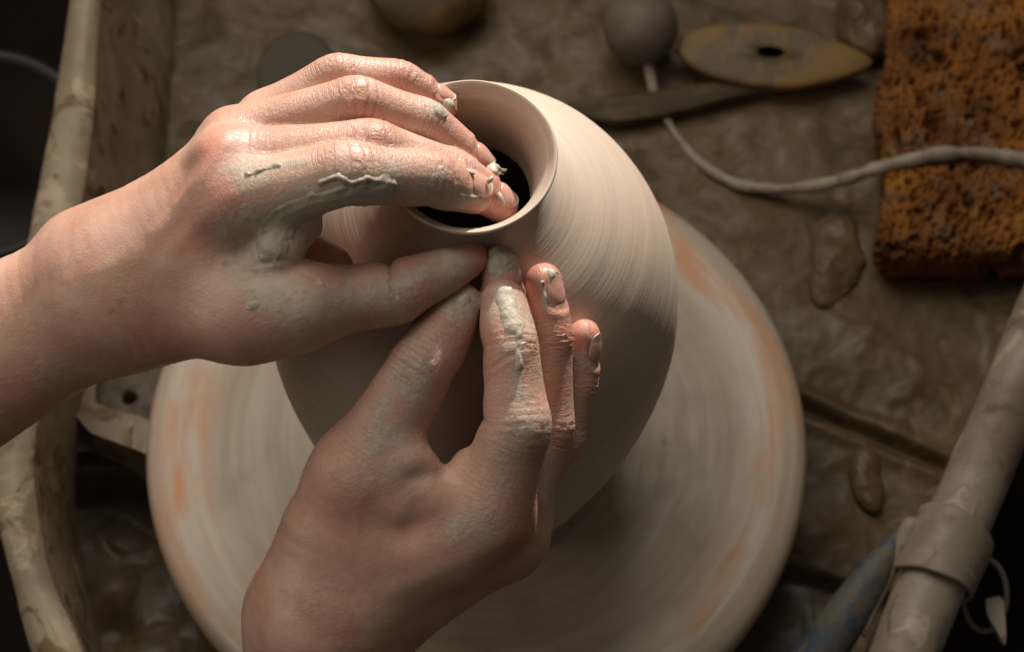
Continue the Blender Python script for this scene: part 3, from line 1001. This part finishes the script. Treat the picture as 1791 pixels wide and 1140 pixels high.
right = make_hand(
    'hand', 'hand rising from the bottom edge with thumb and fingertips pressed below the vase neck', r_palm, r_kp,
    [r_index, r_middle, r_ring, r_pinky, r_thumb], [.006, .008, .008, .008, .008],
    red=[(915, 965, 10, .8), (930, 900, 9, .6), (855, 560, 8, .7), (850, 640, 7, .5), (790, 560, 9, .6), (760, 640, 9, .5), (640, 800, 14, .3), (930, 490, 7, .6), (1010, 580, 7, .6),
         (700, 700, 10, .3), (900, 690, 9, .35), (975, 700, 7, .5), (560, 900, 16, .25)],
    film=([(690, 660, 9, .6), (815, 510, 8, .9), (890, 520, 8, .9), (905, 600, 6, .7), (885, 440, 6, 1.0), (760, 600, 9, .6), (720, 680, 9, .6), (690, 760, 9, .6), (870, 800, 9, .4), (915, 740, 7, .75), (945, 560, 5, .7), (960, 640, 5, .6), (660, 760, 9, .7),
           (720, 830, 9, .6), (790, 930, 7, .5), (850, 930, 8, .55), (970, 850, 7, .8), (1030, 640, 5, .6), (650, 820, 9, .55), (540, 1040, 10, .3), (980, 740, 6, .7), (920, 690, 6, .55)],
          [([(680, 640), (650, 720), (640, 800)], 4.0, .7), ([(905, 560), (915, 640), (925, 720)], 3.0, .8), ([(780, 960), (860, 880), (900, 800)], 4.0, .5)]),
    thick=([(885, 445, 6.0, .95), (975, 465, 2.5, .8), (1045, 568, 2.2, .8), (820, 512, 3.5, .62)],
           [([(880, 495), (898, 520), (908, 555)], 4.0, .98), ([(912, 560), (920, 600), (925, 640)], 2.4, .6), ([(945, 500), (950, 560), (955, 620)], 1.5, .5)]),
    nails=r_nails,
    folds=[([(846, 640), (870, 625), (900, 618)], .7, .5), ([(842, 742), (880, 742), (930, 738)], .6, .5),
           ([(700, 610), (730, 630), (760, 640)], .5, .3), ([(705, 590), (740, 615), (772, 622)], .5, .3)],
    veins=[([(640, 1010), (740, 960), (840, 900)], 4.5, .3), ([(690, 1050), (800, 1000), (890, 960)], 3.5, .3)],
    base=to_world(K(600, 1000, .975)), seed=77, thick_mat=M_SLIP)

# ragged flakes of slip clinging to the fingertips
def flake(pts, dep, thick, parent, bend=0.0):
    c2 = np.mean(pts, 0)
    A = []
    for sc_, dz in ((0.9, thick), (1.0, thick * .5), (0.97, 0), (0.9, -thick * .6), (0.02, -thick * .9)):
        A.append([K(*(c2 + (np.array(p) - c2) * sc_), dep + dz + bend * ((p[0] - c2[0]) * .00019)) for p in pts])
    A = to_world(np.array(A).transpose(1, 0, 2).reshape(-1, 3))
    return put('clay_flake', A, grid_faces(len(pts), 5, True), M_SLIP, parent)


flake([(848, 303), (852, 290), (862, 284), (872, 288), (876, 294), (887, 296), (884, 301), (877, 301), (883, 306), (874, 305), (872, 312), (860, 316)], .948 * HS - 0.0055, 0.0007, left[0], 0.5)
flake([(850, 318), (856, 309), (861, 307), (864, 312), (860, 319), (854, 323)], .935 * HS - 0.0068, 0.0009, left[0])
flake([(806, 297), (815, 293), (826, 300), (832, 305), (826, 308), (814, 302)], .932 * HS - 0.0078, 0.0006, left[0])
flake([(868, 340), (874, 335), (880, 344), (884, 356), (880, 362), (873, 352)], .943 * HS - 0.0075, 0.0007, left[0])

# ------------------------------------------------------------------ splash pan
FZ = -0.055                                   # level of the pan's floor
pan = empty('splash_pan', (0, 0, -0.12), label='slip-stained splash pan with thick caked rims surrounding the wheel', cat='splash pan')
NVv, NUu = 330, 300
Lc = catmull([pixz(*p, FZ) for p in ((315, -90), (300, 60), (285, 250), (262, 430), (205, 600), (150, 740), (128, 860), (138, 980), (165, 1110), (200, 1240))], NVv)
Rc = catmull([pixz(*p, FZ) for p in ((2040, -90), (1980, 60), (1890, 250), (1790, 430), (1725, 590), (1665, 760), (1610, 890), (1560, 1000), (1510, 1110), (1450, 1240))], NVv)
uu = np.linspace(-0.04, 1.04, NUu)
G = Lc[None] * (1 - uu)[:, None, None] + Rc[None] * uu[:, None, None]
G = G.reshape(-1, 3)
gp = project(G)


def seg_d(P, a, b):
    ab = b - a
    t = np.clip((P - a) @ ab / (ab @ ab), 0, 1)
    return np.linalg.norm(P - a - t[:, None] * ab, axis=1), t


z = 0.0007 * fbm(np.c_[G[:, :2] * 26, 0 * G[:, 0]], 4, 3) + 0.0007 * fbm(np.c_[G[:, :2] * 110, 0 * G[:, 0]], 4, 8)
# swirled slip: ridged curls
warp = G[:, :2] * 30 + 1.2 * np.c_[fbm(np.c_[G[:, :2] * 22, 1 + 0 * G[:, 0]], 3, 31), fbm(np.c_[G[:, :2] * 22, 4 + 0 * G[:, 0]], 3, 32)]
z += 0.0003 * np.clip(0.22 - np.abs(fbm(np.c_[warp, 0 * G[:, 0]], 3, 12)), 0, 1) / 0.22
pit = sstep(815, 850, gp[:, 1] + 0.10 * (gp[:, 0] - 200)) * sstep(430, 330, gp[:, 0])
z -= 0.020 * pit
d, t = seg_d(G[:, :2], pixz(1395, 708, FZ)[:2], pixz(1560, 778, FZ)[:2])
d2, _ = seg_d(G[:, :2], pixz(1560, 778, FZ)[:2], pixz(1650, 815, FZ)[:2])
d = np.minimum(d, d2)
z -= 0.0060 * np.exp(-(d / 0.0030) ** 2)
z += 0.0025 * np.exp(-((d - 0.005) / 0.004) ** 2)
low = sstep(985, 1010, gp[:, 1] - 0.28 * (gp[:, 0] - 1400)) * sstep(1250, 1350, gp[:, 0])
z -= 0.008 * low
for pts, w_, hh in (([(1400, 660), (1440, 640), (1475, 650), (1500, 690)], 3.5, 1.6), ([(1540, 700), (1590, 690), (1610, 650), (1580, 625)], 3.0, 1.4), ([(1230, 380), (1290, 420), (1360, 400), (1420, 430)], 4.0, 1.5),
                    ([(1440, 520), (1480, 545), (1530, 590), (1500, 620)], 4.0, 1.4), ([(1430, 820), (1470, 800), (1500, 815)], 3.0, 1.2), ([(1400, 950), (1450, 930), (1480, 960)], 4.0, 2.0),
                    ([(290, 130), (285, 230), (276, 330)], 2.0, 1.2), ([(700, 110), (800, 100), (880, 60), (930, 10)], 5.0, 0.9), ([(1080, 250), (1120, 300), (1200, 330)], 4.0, 1.0),
                    ([(160, 900), (190, 940), (240, 930)], 3.0, 1.8), ([(200, 1040), (240, 1060), (300, 1040)], 4.0, 2.2), ([(170, 860), (230, 880), (290, 930)], 3.0, 1.5)):
    C_ = catmull([pixz(*p, FZ) for p in pts], 26)[:, :2]
    dd = np.full(len(G), 1.0)
    for a_, b_ in zip(C_[:-1], C_[1:]):
        dd = np.minimum(dd, seg_d(G[:, :2], a_, b_)[0])
    z += hh * 0.0005 * np.exp(-(dd / (w_ * 0.001)) ** 2) * (1 + 0.8 * fbm(np.c_[G[:, :2] * 120, 0 * G[:, 0]], 3, 44))
for px, py, r, hh in ((1305, 395, 14, 3), (1440, 555, 18, 2), (1515, 620, 9, 2.5), (1590, 660, 14, 3), (1500, 700, 10, -2), (1420, 930, 10, 3), (1560, 920, 8, -2), (1180, 300, 20, 2), (380, 60, 22, 1.5),
                     (180, 1000, 12, 4), (225, 930, 14, -3), (190, 1070, 9, -5), (330, 980, 16, 3), (870, 60, 24, 1.5), (1000, 60, 25, 1.2)):
    c = pixz(px, py, FZ)
    z += hh * 0.001 * np.exp(-np.sum((G[:, :2] - c[:2]) ** 2, 1) / (r * 0.001) ** 2)
G[:, 2] += z
put('pan_floor', G, grid_faces(NUu, NVv, flip=True), M_FLOOR, pan)


def loft(curves, n, name, mat, parent, k=6, amp=0.0012, seed=1, flip=False):
    """a skin through several space curves (each a list of points)"""
    Cs = np.stack([catmull(c, n) for c in curves])
    A = np.stack([catmull(Cs[:, i], (len(curves) - 1) * k + 1) for i in range(n)], 1)
    P = A.reshape(-1, 3)
    P = P + amp * np.stack([fbm(P * 45, 4, seed), fbm(P * 45 + 9, 4, seed + 1), fbm(P * 45 + 19, 4, seed + 2)], 1)
    return put(name, P, grid_faces(A.shape[0], n, flip=flip), mat, parent)


ys = [-90, 60, 250, 430, 600, 740, 860, 980, 1110, 1240]
floorL = [(330, -90), (315, 60), (300, 250), (277, 430), (220, 600), (165, 740), (140, 860), (150, 980), (178, 1110), (214, 1240)]
innerL = [(188, -90), (176, 60), (160, 250), (133, 430), (95, 600), (64, 740), (60, 860), (82, 980), (128, 1110), (180, 1240)]
outerL = [(138, -90), (118, 60), (86, 250), (50, 430), (14, 600), (-14, 740), (-12, 860), (18, 980), (50, 1110), (92, 1240)]
RZ = 0.022
mid = [((a[0] + b[0]) / 2, a[1]) for a, b in zip(innerL, outerL)]
loft([[pixz(x, y, FZ - 0.045) for x, y in floorL], [pixz(x - 12, y, FZ + 0.004) for x, y in floorL],
      [pixz(x * .45 + X * .55, y, FZ * 0.45 + RZ * .45) for (x, y), (X, _) in zip(floorL, innerL)],
      [pixz(x + 6, y, RZ - 0.006) for x, y in innerL], [pixz(x - 4, y, RZ) for x, y in innerL], [pixz(x, y, RZ + 0.003) for x, y in mid],
      [pixz(x + 4, y, RZ) for x, y in outerL], [pixz(x - 4, y, RZ - 0.01) for x, y in outerL], [pixz(x + 6, y, RZ - 0.05) for x, y in outerL]],
     260, 'rim_wall', M_RIM, pan, 8, 0.0009, 4, True)
# right-hand rolled rim
rc = catmull([pixz(*p, 0.004) for p in ((1990, 160), (1905, 380), (1826, 560), (1752, 740), (1678, 910), (1614, 1060), (1560, 1200), (1530, 1300))], 160)
V, F = tube(rc, 0.0125, 40)
V = V + 0.0011 * np.stack([fbm(V * 40, 4, 51), fbm(V * 40 + 5, 4, 52), fbm(V * 40 + 11, 4, 53)], 1)
put('rolled_rim', V, F, M_RIMR, pan)
wl = [rc + np.array([-0.0105, 0.0, -0.004]), rc + np.array([-0.013, 0, -0.03]), rc + np.array([-0.018, 0, -0.075])]
loft([w[::20] for w in wl], 120, 'side_wall', M_FLOOR, pan, 8, 0.001, 8)
# ledge in the corner by the forearm, with a bolt hole
lp = [pixz(*p, -0.030) for p in ((60, 600), (112, 690), (155, 746), (164, 755), (178, 760), (262, 792), (420, 850))]
lq = [pixz(*p, -0.030) for p in ((125, 560), (162, 640), (168, 694), (171, 707), (184, 712), (262, 737), (420, 790))]
dn = np.array([0, 0, -0.04])
loft([[p + dn for p in lp], [p + dn * .1 for p in lp], lp, lq, [p + dn * .1 for p in lq], [p + dn * .35 for p in lq]], 90, 'corner_ledge', M_RIM, pan, 5, 0.0008, 14)
hc = pixz(226, 695, -0.044)
xs = np.linspace(-.024, .020, 60)
gx, gy = np.meshgrid(xs, xs, indexing='ij')
rr = np.hypot(gx, gy)
PV = np.stack([hc[0] + gx, hc[1] + gy, hc[2] - 0.012 * sstep(0.0032, 0.0018, rr) + 0.0012 * fbm(np.c_[gx.ravel() * 80, gy.ravel() * 80, 0 * gx.ravel()], 3, 6).reshape(gx.shape)], -1).reshape(-1, 3)
put('bolt_plate', PV, grid_faces(60, 60), M_LUMP, pan)

# slab added out of view behind the wheel, its top cutting the low key light
wv = np.array([(x, y, z_) for x in (-1.2, 1.2) for y in (0.60, 0.72) for z_ in (-0.30, LIGHT_CUT_Z)])
put('light_cut_wall', wv, np.array([[0, 1, 3, 2], [4, 6, 7, 5], [0, 4, 5, 1], [2, 3, 7, 6], [1, 5, 7, 3], [0, 2, 6, 4]]), m_simple('cut_wall_matte', [(0.12, 0.10, 0.08), (0.15, 0.125, 0.10)], 8), smooth=False, kind='structure')
# dark ground under everything
gv = np.array([(-1.5, -1.5, -0.30), (1.5, -1.5, -0.30), (1.5, 1.5, -0.30), (-1.5, 1.5, -0.30)])
put('ground', gv, np.array([[0, 1, 2, 3]]), m_simple('dark_floor', [(0.012, 0.009, 0.007), (0.02, 0.013, 0.010)], 8, 0.95, spec=0.1), kind='structure')


# ------------------------------------------------------------------ tools and things lying in the pan
def ellipsoid(c, r, nu=48, nv=32, amp=0.0, sc=60, seed=1, rot=None):
    a = np.linspace(0, 2 * math.pi, nu, endpoint=False)
    b = np.linspace(-math.pi / 2 + .02, math.pi / 2 - .02, nv)
    A, B = np.meshgrid(a, b, indexing='ij')
    D = np.stack([np.cos(A) * np.cos(B), np.sin(A) * np.cos(B), np.sin(B)], -1).reshape(-1, 3)
    V = D * np.asarray(r)
    if amp:
        V = V + D * (amp * fbm(V * sc + 3.1, 4, seed))[:, None]
    if rot is not None:
        ca, sa = math.cos(rot), math.sin(rot)
        V = V @ np.array([[ca, -sa, 0], [sa, ca, 0], [0, 0, 1]]).T
    return V + np.asarray(c), grid_faces(nu, nv, True)


FT = FZ + 0.001
# ball on a stick
bt_ = empty('ball_tool', pixz(1122, 60, FT), label='clay-coated ball on a short pale stick near the top edge', cat='pottery tool')
V, F = ellipsoid(pixz(1121, 50, FT + 0.017), (0.0166, 0.0166, 0.0166), amp=0.0012, sc=60)
put('ball', V, F, m_simple('dusty_clay', [(0.13, 0.10, 0.075), (0.17, 0.13, 0.10)], 50), bt_)
V, F = tube(np.linspace(pixz(1128, 85, FT + 0.012), pixz(1143, 158, FT + 0.006), 12), 0.0024, 14)
put('stick', V, F, m_simple('pale_stick', [(0.40, 0.33, 0.24), (0.32, 0.26, 0.19)], 90), bt_)


def plate(outline, zc, thick, hole=None, dome=0.0, tilt=(0, 0)):
    """a flat tool with rounded edges from an outline (n,2) in world xy"""
    O = np.asarray(outline)
    c = O.mean(0)
    n = len(O)
    rings = []
    inner = hole if hole is not None else None
    prof = [(1.0, -0.5), (1.012, -0.2), (1.012, 0.2), (1.0, 0.42), (0.975, 0.5)]
    fr = [(a, b) for a, b in prof] + [(x, 0.5) for x in (0.85, 0.65, 0.45)]
    for sxy, sz in fr:
        rings.append(np.c_[c + (O - c) * sxy, np.full(n, zc + sz * thick + dome * (1 - sxy ** 2))])
    if inner is not None:
        H = np.asarray(inner)
        rings.append(np.c_[H, np.full(n, zc + 0.5 * thick + dome * .97)])
        rings.append(np.c_[c + (H - H.mean(0)) * .94 + (H.mean(0) - c), np.full(n, zc + 0.3 * thick)])
        rings.append(np.c_[c + (H - H.mean(0)) * .92 + (H.mean(0) - c), np.full(n, zc - 0.5 * thick)])
    else:
        rings.append(np.c_[c + (O - c) * .02, np.full(n, zc + .5 * thick + dome)])
    A = np.stack(rings)
    A[..., 2] += (A[..., 0] - c[0]) * tilt[0] + (A[..., 1] - c[1]) * tilt[1]
    return A.transpose(1, 0, 2).reshape(-1, 3), grid_faces(n, len(rings), True)


def oval(px, py, a, b, rot, z, n=72, pw=1.0):
    t_ = np.linspace(0, 2 * math.pi, n, endpoint=False)
    x = a * np.sign(np.cos(t_)) * np.abs(np.cos(t_)) ** pw
    y = b * np.sin(t_)
    cr, sr = math.cos(rot), math.sin(rot)
    return np.array([pixz(px + cr * xx - sr * yy, py + sr * xx + cr * yy, z)[:2] for xx, yy in zip(x, y)])


ro_ = catmull(np.array([pixz(*p, FT + .010)[:2] for p in ((1183, 92), (1200, 68), (1245, 54), (1310, 50), (1390, 58), (1460, 78), (1524, 112), (1470, 138), (1400, 153), (1330, 152), (1260, 140), (1205, 116), (1183, 92))]), 90)[:-1]
V, F = plate(ro_, FT + .011, 0.004, oval(1346, 100, 24, 9, 0.05, FT + .010, 89), 0.001, (0.0, 0.12))
put('wooden_rib', V, F, m_patch('worn_yellow_rib', (0.125, 0.083, 0.043), (0.21, 0.115, 0.022), 55, 0.44, 0.60), label='worn yellow oval throwing rib with a small hole beside the ball tool', cat='throwing rib')
kp_ = [(968, 192), (1010, 206), (1060, 216), (1100, 217), (1180, 203), (1300, 172), (1425, 150), (1440, 138), (1400, 132), (1300, 143), (1170, 160), (1080, 172), (1000, 184)]
ko = catmull(np.array([pixz(*p, FT + .004)[:2] for p in kp_ + kp_[:1]]), 90)[:-1]
V, F = plate(ko, FT + .004, 0.006, None, 0.0015)
put('wooden_knife', V, F, m_patch('wet_dark_wood', (0.065, 0.040, 0.018), (0.11, 0.075, 0.042), 45, 0.46, 0.6, 0.7, (1, 3, 3)), label='long tapered brown wooden trimming knife lying behind the vase', cat='wooden tool')
# clay-coated cord
cc = [(1165, 205, .002), (1185, 240, .001), (1230, 290, .001), (1290, 322, .002), (1350, 330, .005), (1420, 326, .010), (1480, 313, .016), (1530, 296, .024), (1590, 280, .030), (1660, 268, .033),
      (1730, 270, .033), (1800, 282, .032), (1900, 310, .030)]
C = catmull([pixz(x, y, FT + z_) for x, y, z_ in cc], 180)
R = np.linspace(0.0021, 0.0034, 180) + 0.0005 * vnoise(np.c_[np.linspace(0, 40, 180), np.zeros(180), np.zeros(180)], 3)
V, F = tube(C, R, 16)
V = V + 0.0004 * np.stack([fbm(V * 150, 3, 61), fbm(V * 150 + 5, 3, 62), fbm(V * 150 + 9, 3, 63)], 1)
put('cord', V, F, m_simple('slip_coated_cord', [(0.15, 0.12, 0.09), (0.30, 0.25, 0.19), (0.38, 0.32, 0.25)], 70), label='slip-coated pale cord looping across the pan and over the orange sponge', cat='cord')


# orange sponge
def sponge():
    nx, ny, nz = 150, 240, 34
    a = np.array([pixz(1538, -60, FT)[0], pixz(1650, 500, FT)[1]])
    b = np.array([pixz(1830, -60, FT)[0], pixz(1650, -60, FT)[1]])
    hgt = 0.030
    Vs, Fs, off = [], [], 0
    c0, hf = np.array([*(a + b) / 2, FT + hgt / 2]), np.array([*(b - a) / 2, hgt / 2])
    for axn, sg, n1, n2 in ((2, 1, nx, ny), (0, -1, ny, nz), (0, 1, ny, nz), (1, -1, nx, nz), (1, 1, nx, nz)):
        o1, o2 = [(1, 2), (0, 2), (0, 1)][axn]
        A, B = np.meshgrid(np.linspace(-1, 1, n1), np.linspace(-1, 1, n2), indexing='ij')
        P = np.zeros((n1 * n2, 3))
        P[:, axn] = sg
        P[:, o1], P[:, o2] = A.ravel(), B.ravel()
        Q = P * hf
        rr_ = 0.009
        inner_ = np.clip(Q, -(hf - rr_), hf - rr_)
        dv = Q - inner_
        nn = dv / (np.linalg.norm(dv, axis=1, keepdims=True) + 1e-9)
        Q = inner_ + nn * rr_
        P3 = Q + c0
        big = fbm(P3 * 38, 3, 71)
        po1 = np.clip(fbm(P3 * 330, 2, 72) - 0.16, 0, 1)
        po2 = np.clip(fbm(P3 * 700, 2, 73) - 0.12, 0, 1)
        po3 = np.clip(fbm(P3 * 75, 2, 79) - 0.46, 0, 1)
        Q = Q + nn * (0.0030 * big - 0.0075 * po1 - 0.0050 * po2 - 0.040 * po3)[:, None]
        Vs.append(Q + c0)
        f = grid_faces(n1, n2)
        if (sg > 0) == (axn == 1):
            f = f[:, ::-1]
        Fs.append(f + off)
        off += n1 * n2
    V_ = np.vstack(Vs)
    # its sides lean out a little towards the bottom of the picture
    V_[:, 0] -= 0.012 * (b[1] - V_[:, 1]) / (b[1] - a[1])
    V_ = V_ + 0.0036 * np.stack([fbm(V_ * 30, 3, 91), fbm(V_ * 30 + 7, 3, 92), 0.5 * fbm(V_ * 30 + 13, 3, 93)], 1)
    return V_, np.vstack(Fs)


t = NT('orange_sponge')
co = t.coord()
n1 = t.noise(co, 35, 5)
n2 = t.noise(co, 300, 4)
c = t.ramp(n1, [(0.34, (0.085, 0.034, 0.009)), (0.5, (0.20, 0.070, 0.011)), (0.7, (0.33, 0.135, 0.020))])
c = t.mix(t.step(n2, 0.55, 0.72, 0, .6), c, (0.07, 0.045, 0.022))
c = t.mix(t.step(t.noise(co, 60, 4), 0.50, 0.66, 0, .65), c, (0.15, 0.105, 0.07))
M_SPONGE = t.out(c, 0.8, t.bump(t.noise(co, 900, 3), 0.5, 0.001), 0.25)
V, F = sponge()
put('sponge', V, F, M_SPONGE, label='orange porous sponge slab at the upper right under the cord', cat='sponge')
# ochre round sponge at the top edge
V, F = ellipsoid(pixz(752, -30, FT + .016), (0.0275, 0.0255, 0.017), amp=0.003, sc=45, seed=5)
put('round_sponge', V, F, m_patch('ochre_sponge', (0.11, 0.075, 0.04), (0.20, 0.115, 0.035), 40, 0.42, 0.6, 0.75), label='round ochre brown sponge cut off by the top edge', cat='sponge')
# flat round lid and lumps of clay
V, F = plate(oval(522, 135, 70, 78, 0, FT + .002), FT + .002, 0.003)
put('round_disc', V, F, m_simple('dark_wet_disc', [(0.050, 0.038, 0.021), (0.068, 0.049, 0.026)], 30, 0.6), label='thin dark round disc lying flat in the pan behind the raised fingers', cat='disc')


def lump(px, py, rx, ry, rz, rot, lab, seed):
    V, F = ellipsoid(pixz(px, py, FT + rz * 0.1), (rx, ry, rz), 56, 36, min(rx, ry) * 0.55, 60, seed, rot)
    put('clay_lump', V, F, M_FLOOR, label=lab, cat='clay', group='clay scraps in the pan')


lump(1462, 458, .011, .023, .0045, -0.25, 'twisted brown clay scrap lying left of the orange sponge', 21)
lump(1518, 842, .0065, .013, .003, 0.1, 'small dark clay drip below the pan seam', 33)
lump(1512, 55, .012, .019, .013, 0.2, 'grey clay scrap between the yellow rib and orange sponge', 45)
# blue-painted wooden tool
C = catmull([pixz(1582, 926, 0.006), pixz(1540, 985, 0.004), pixz(1490, 1060, 0.000), pixz(1430, 1150, -0.006), pixz(1360, 1260, -0.012)], 60)
R = np.interp(np.linspace(0, 1, 60), [0, .05, .30, .55, 1], [0.0010, 0.0026, 0.0066, 0.0086, 0.0098])
V, F = tube(C, R, 24)
put('painted_tool', V, F, m_patch('chipped_blue_paint', (0.15, 0.13, 0.098), (0.065, 0.092, 0.125), 75, 0.46, 0.58, 0.6), label='pointed wooden tool with chipped blue paint leaning by the right rim', cat='wooden tool')
# the strap clamped over the right rim
i_ = int(np.argmin(np.abs(project(rc)[:, 1] - 975)))
T_ = rc[i_ + 4] - rc[i_ - 4]
T_ /= np.linalg.norm(T_)
U_ = np.array([0, 0, 1.0]); U_ -= T_ * (U_ @ T_); U_ /= np.linalg.norm(U_)
S_ = np.cross(T_, U_)                        # to one side of the rim
if S_[0] < 0:
    S_ = -S_
strap = []
for q, (a0, ro) in enumerate([(-200, .0150), (-185, .0150), (-150, .0150), (-110, .0152), (-60, .0156), (-20, .0156), (15, .0158), (40, .0162), (70, .017), (95, .021), (115, .026)]):
    pass
angs = np.radians(np.linspace(200, -48, 60))
outer = rc[i_] + np.outer(np.cos(angs), S_) * 0.0160 + np.outer(np.sin(angs), U_) * 0.0160
inner = rc[i_] + np.outer(np.cos(angs), S_) * 0.0140 + np.outer(np.sin(angs), U_) * 0.0140
hw = 0.0122 + 0.002 * np.sin(np.linspace(0, 5, 60))
A = []
for wv, src in ((-1, inner), (-1, outer * .97 + inner * .03), (-.94, outer), (-.5, outer), (0, outer), (.5, outer), (.94, outer), (1, outer * .97 + inner * .03), (1, inner), (0, inner), (-1, inner)):
    A.append(src + T_[None] * (wv * hw)[:, None])
A = np.stack(A)
P = A.reshape(-1, 3)
P = P + 0.0007 * np.stack([fbm(P * 70, 3, 81), fbm(P * 70 + 3, 3, 82), fbm(P * 70 + 7, 3, 83)], 1)
croot = empty('rim_clamp', rc[i_] + np.array([0, 0, -.02]), label='grey clay-caked clamp hooked over the right rim', cat='clamp')
put('strap', P, grid_faces(A.shape[0], 60), M_RIMR, croot)
C = catmull([rc[i_] - S_ * .0155 - T_ * .004 + U_ * .004, rc[i_] - S_ * .0165 + T_ * .012, rc[i_] - S_ * .0165 + T_ * .028 - U_ * .003, rc[i_] - S_ * .016 + T_ * .040 - U_ * .005], 30)
V, F = tube(C, np.linspace(.0042, .0012, 30), 14)
put('tongue', V, F, M_RIMR, croot)
# ring hanging outside the rim, with a flake of clay
ringc = pixz(1722, 1040, -0.02)
a = np.linspace(0, 2 * math.pi, 60)
C = ringc + np.outer(np.cos(a), CM[:, 0]) * 0.0085 + np.outer(np.sin(a), CM[:, 1]) * 0.014
rroot = empty('wire_ring', ringc, label='thin metal ring hanging outside the right rim below the clamp', cat='ring')
V, F = tube(C, 0.0012, 12, cap=False)
put('hoop', V, F, m_simple('dull_steel', [(0.16, 0.14, 0.12), (0.22, 0.19, 0.16)], 80, 0.35), rroot)
fl = [pixz(*p, -0.012) for p in ((1722, 1048), (1750, 1046), (1757, 1075), (1758, 1128), (1740, 1100), (1726, 1075))]
ko = catmull(np.array([p[:2] for p in fl + fl[:1]]), 60)[:-1]
V, F = plate(ko, -0.012, 0.003)
put('clay_flake', V, F, M_RIMR, rroot)
# bucket outside the pan, top left
bc = pixz(-40, 275, -0.10)
V, F, s = lathe([(0.040, -0.10), (0.052, 0.0), (0.0545, 0.0015), (0.0545, 0.0035), (0.053, 0.0045), (0.0505, 0.0035), (0.0495, 0.0), (0.039, -0.09), (0.0, -0.09)], 96)
put('bucket', V + bc, F, m_simple('grey_plastic', [(0.030, 0.026, 0.022), (0.040, 0.034, 0.030), (0.06, 0.032, 0.012)], 22, 0.6), label='dark grey bucket outside the pan at the upper left corner', cat='bucket')
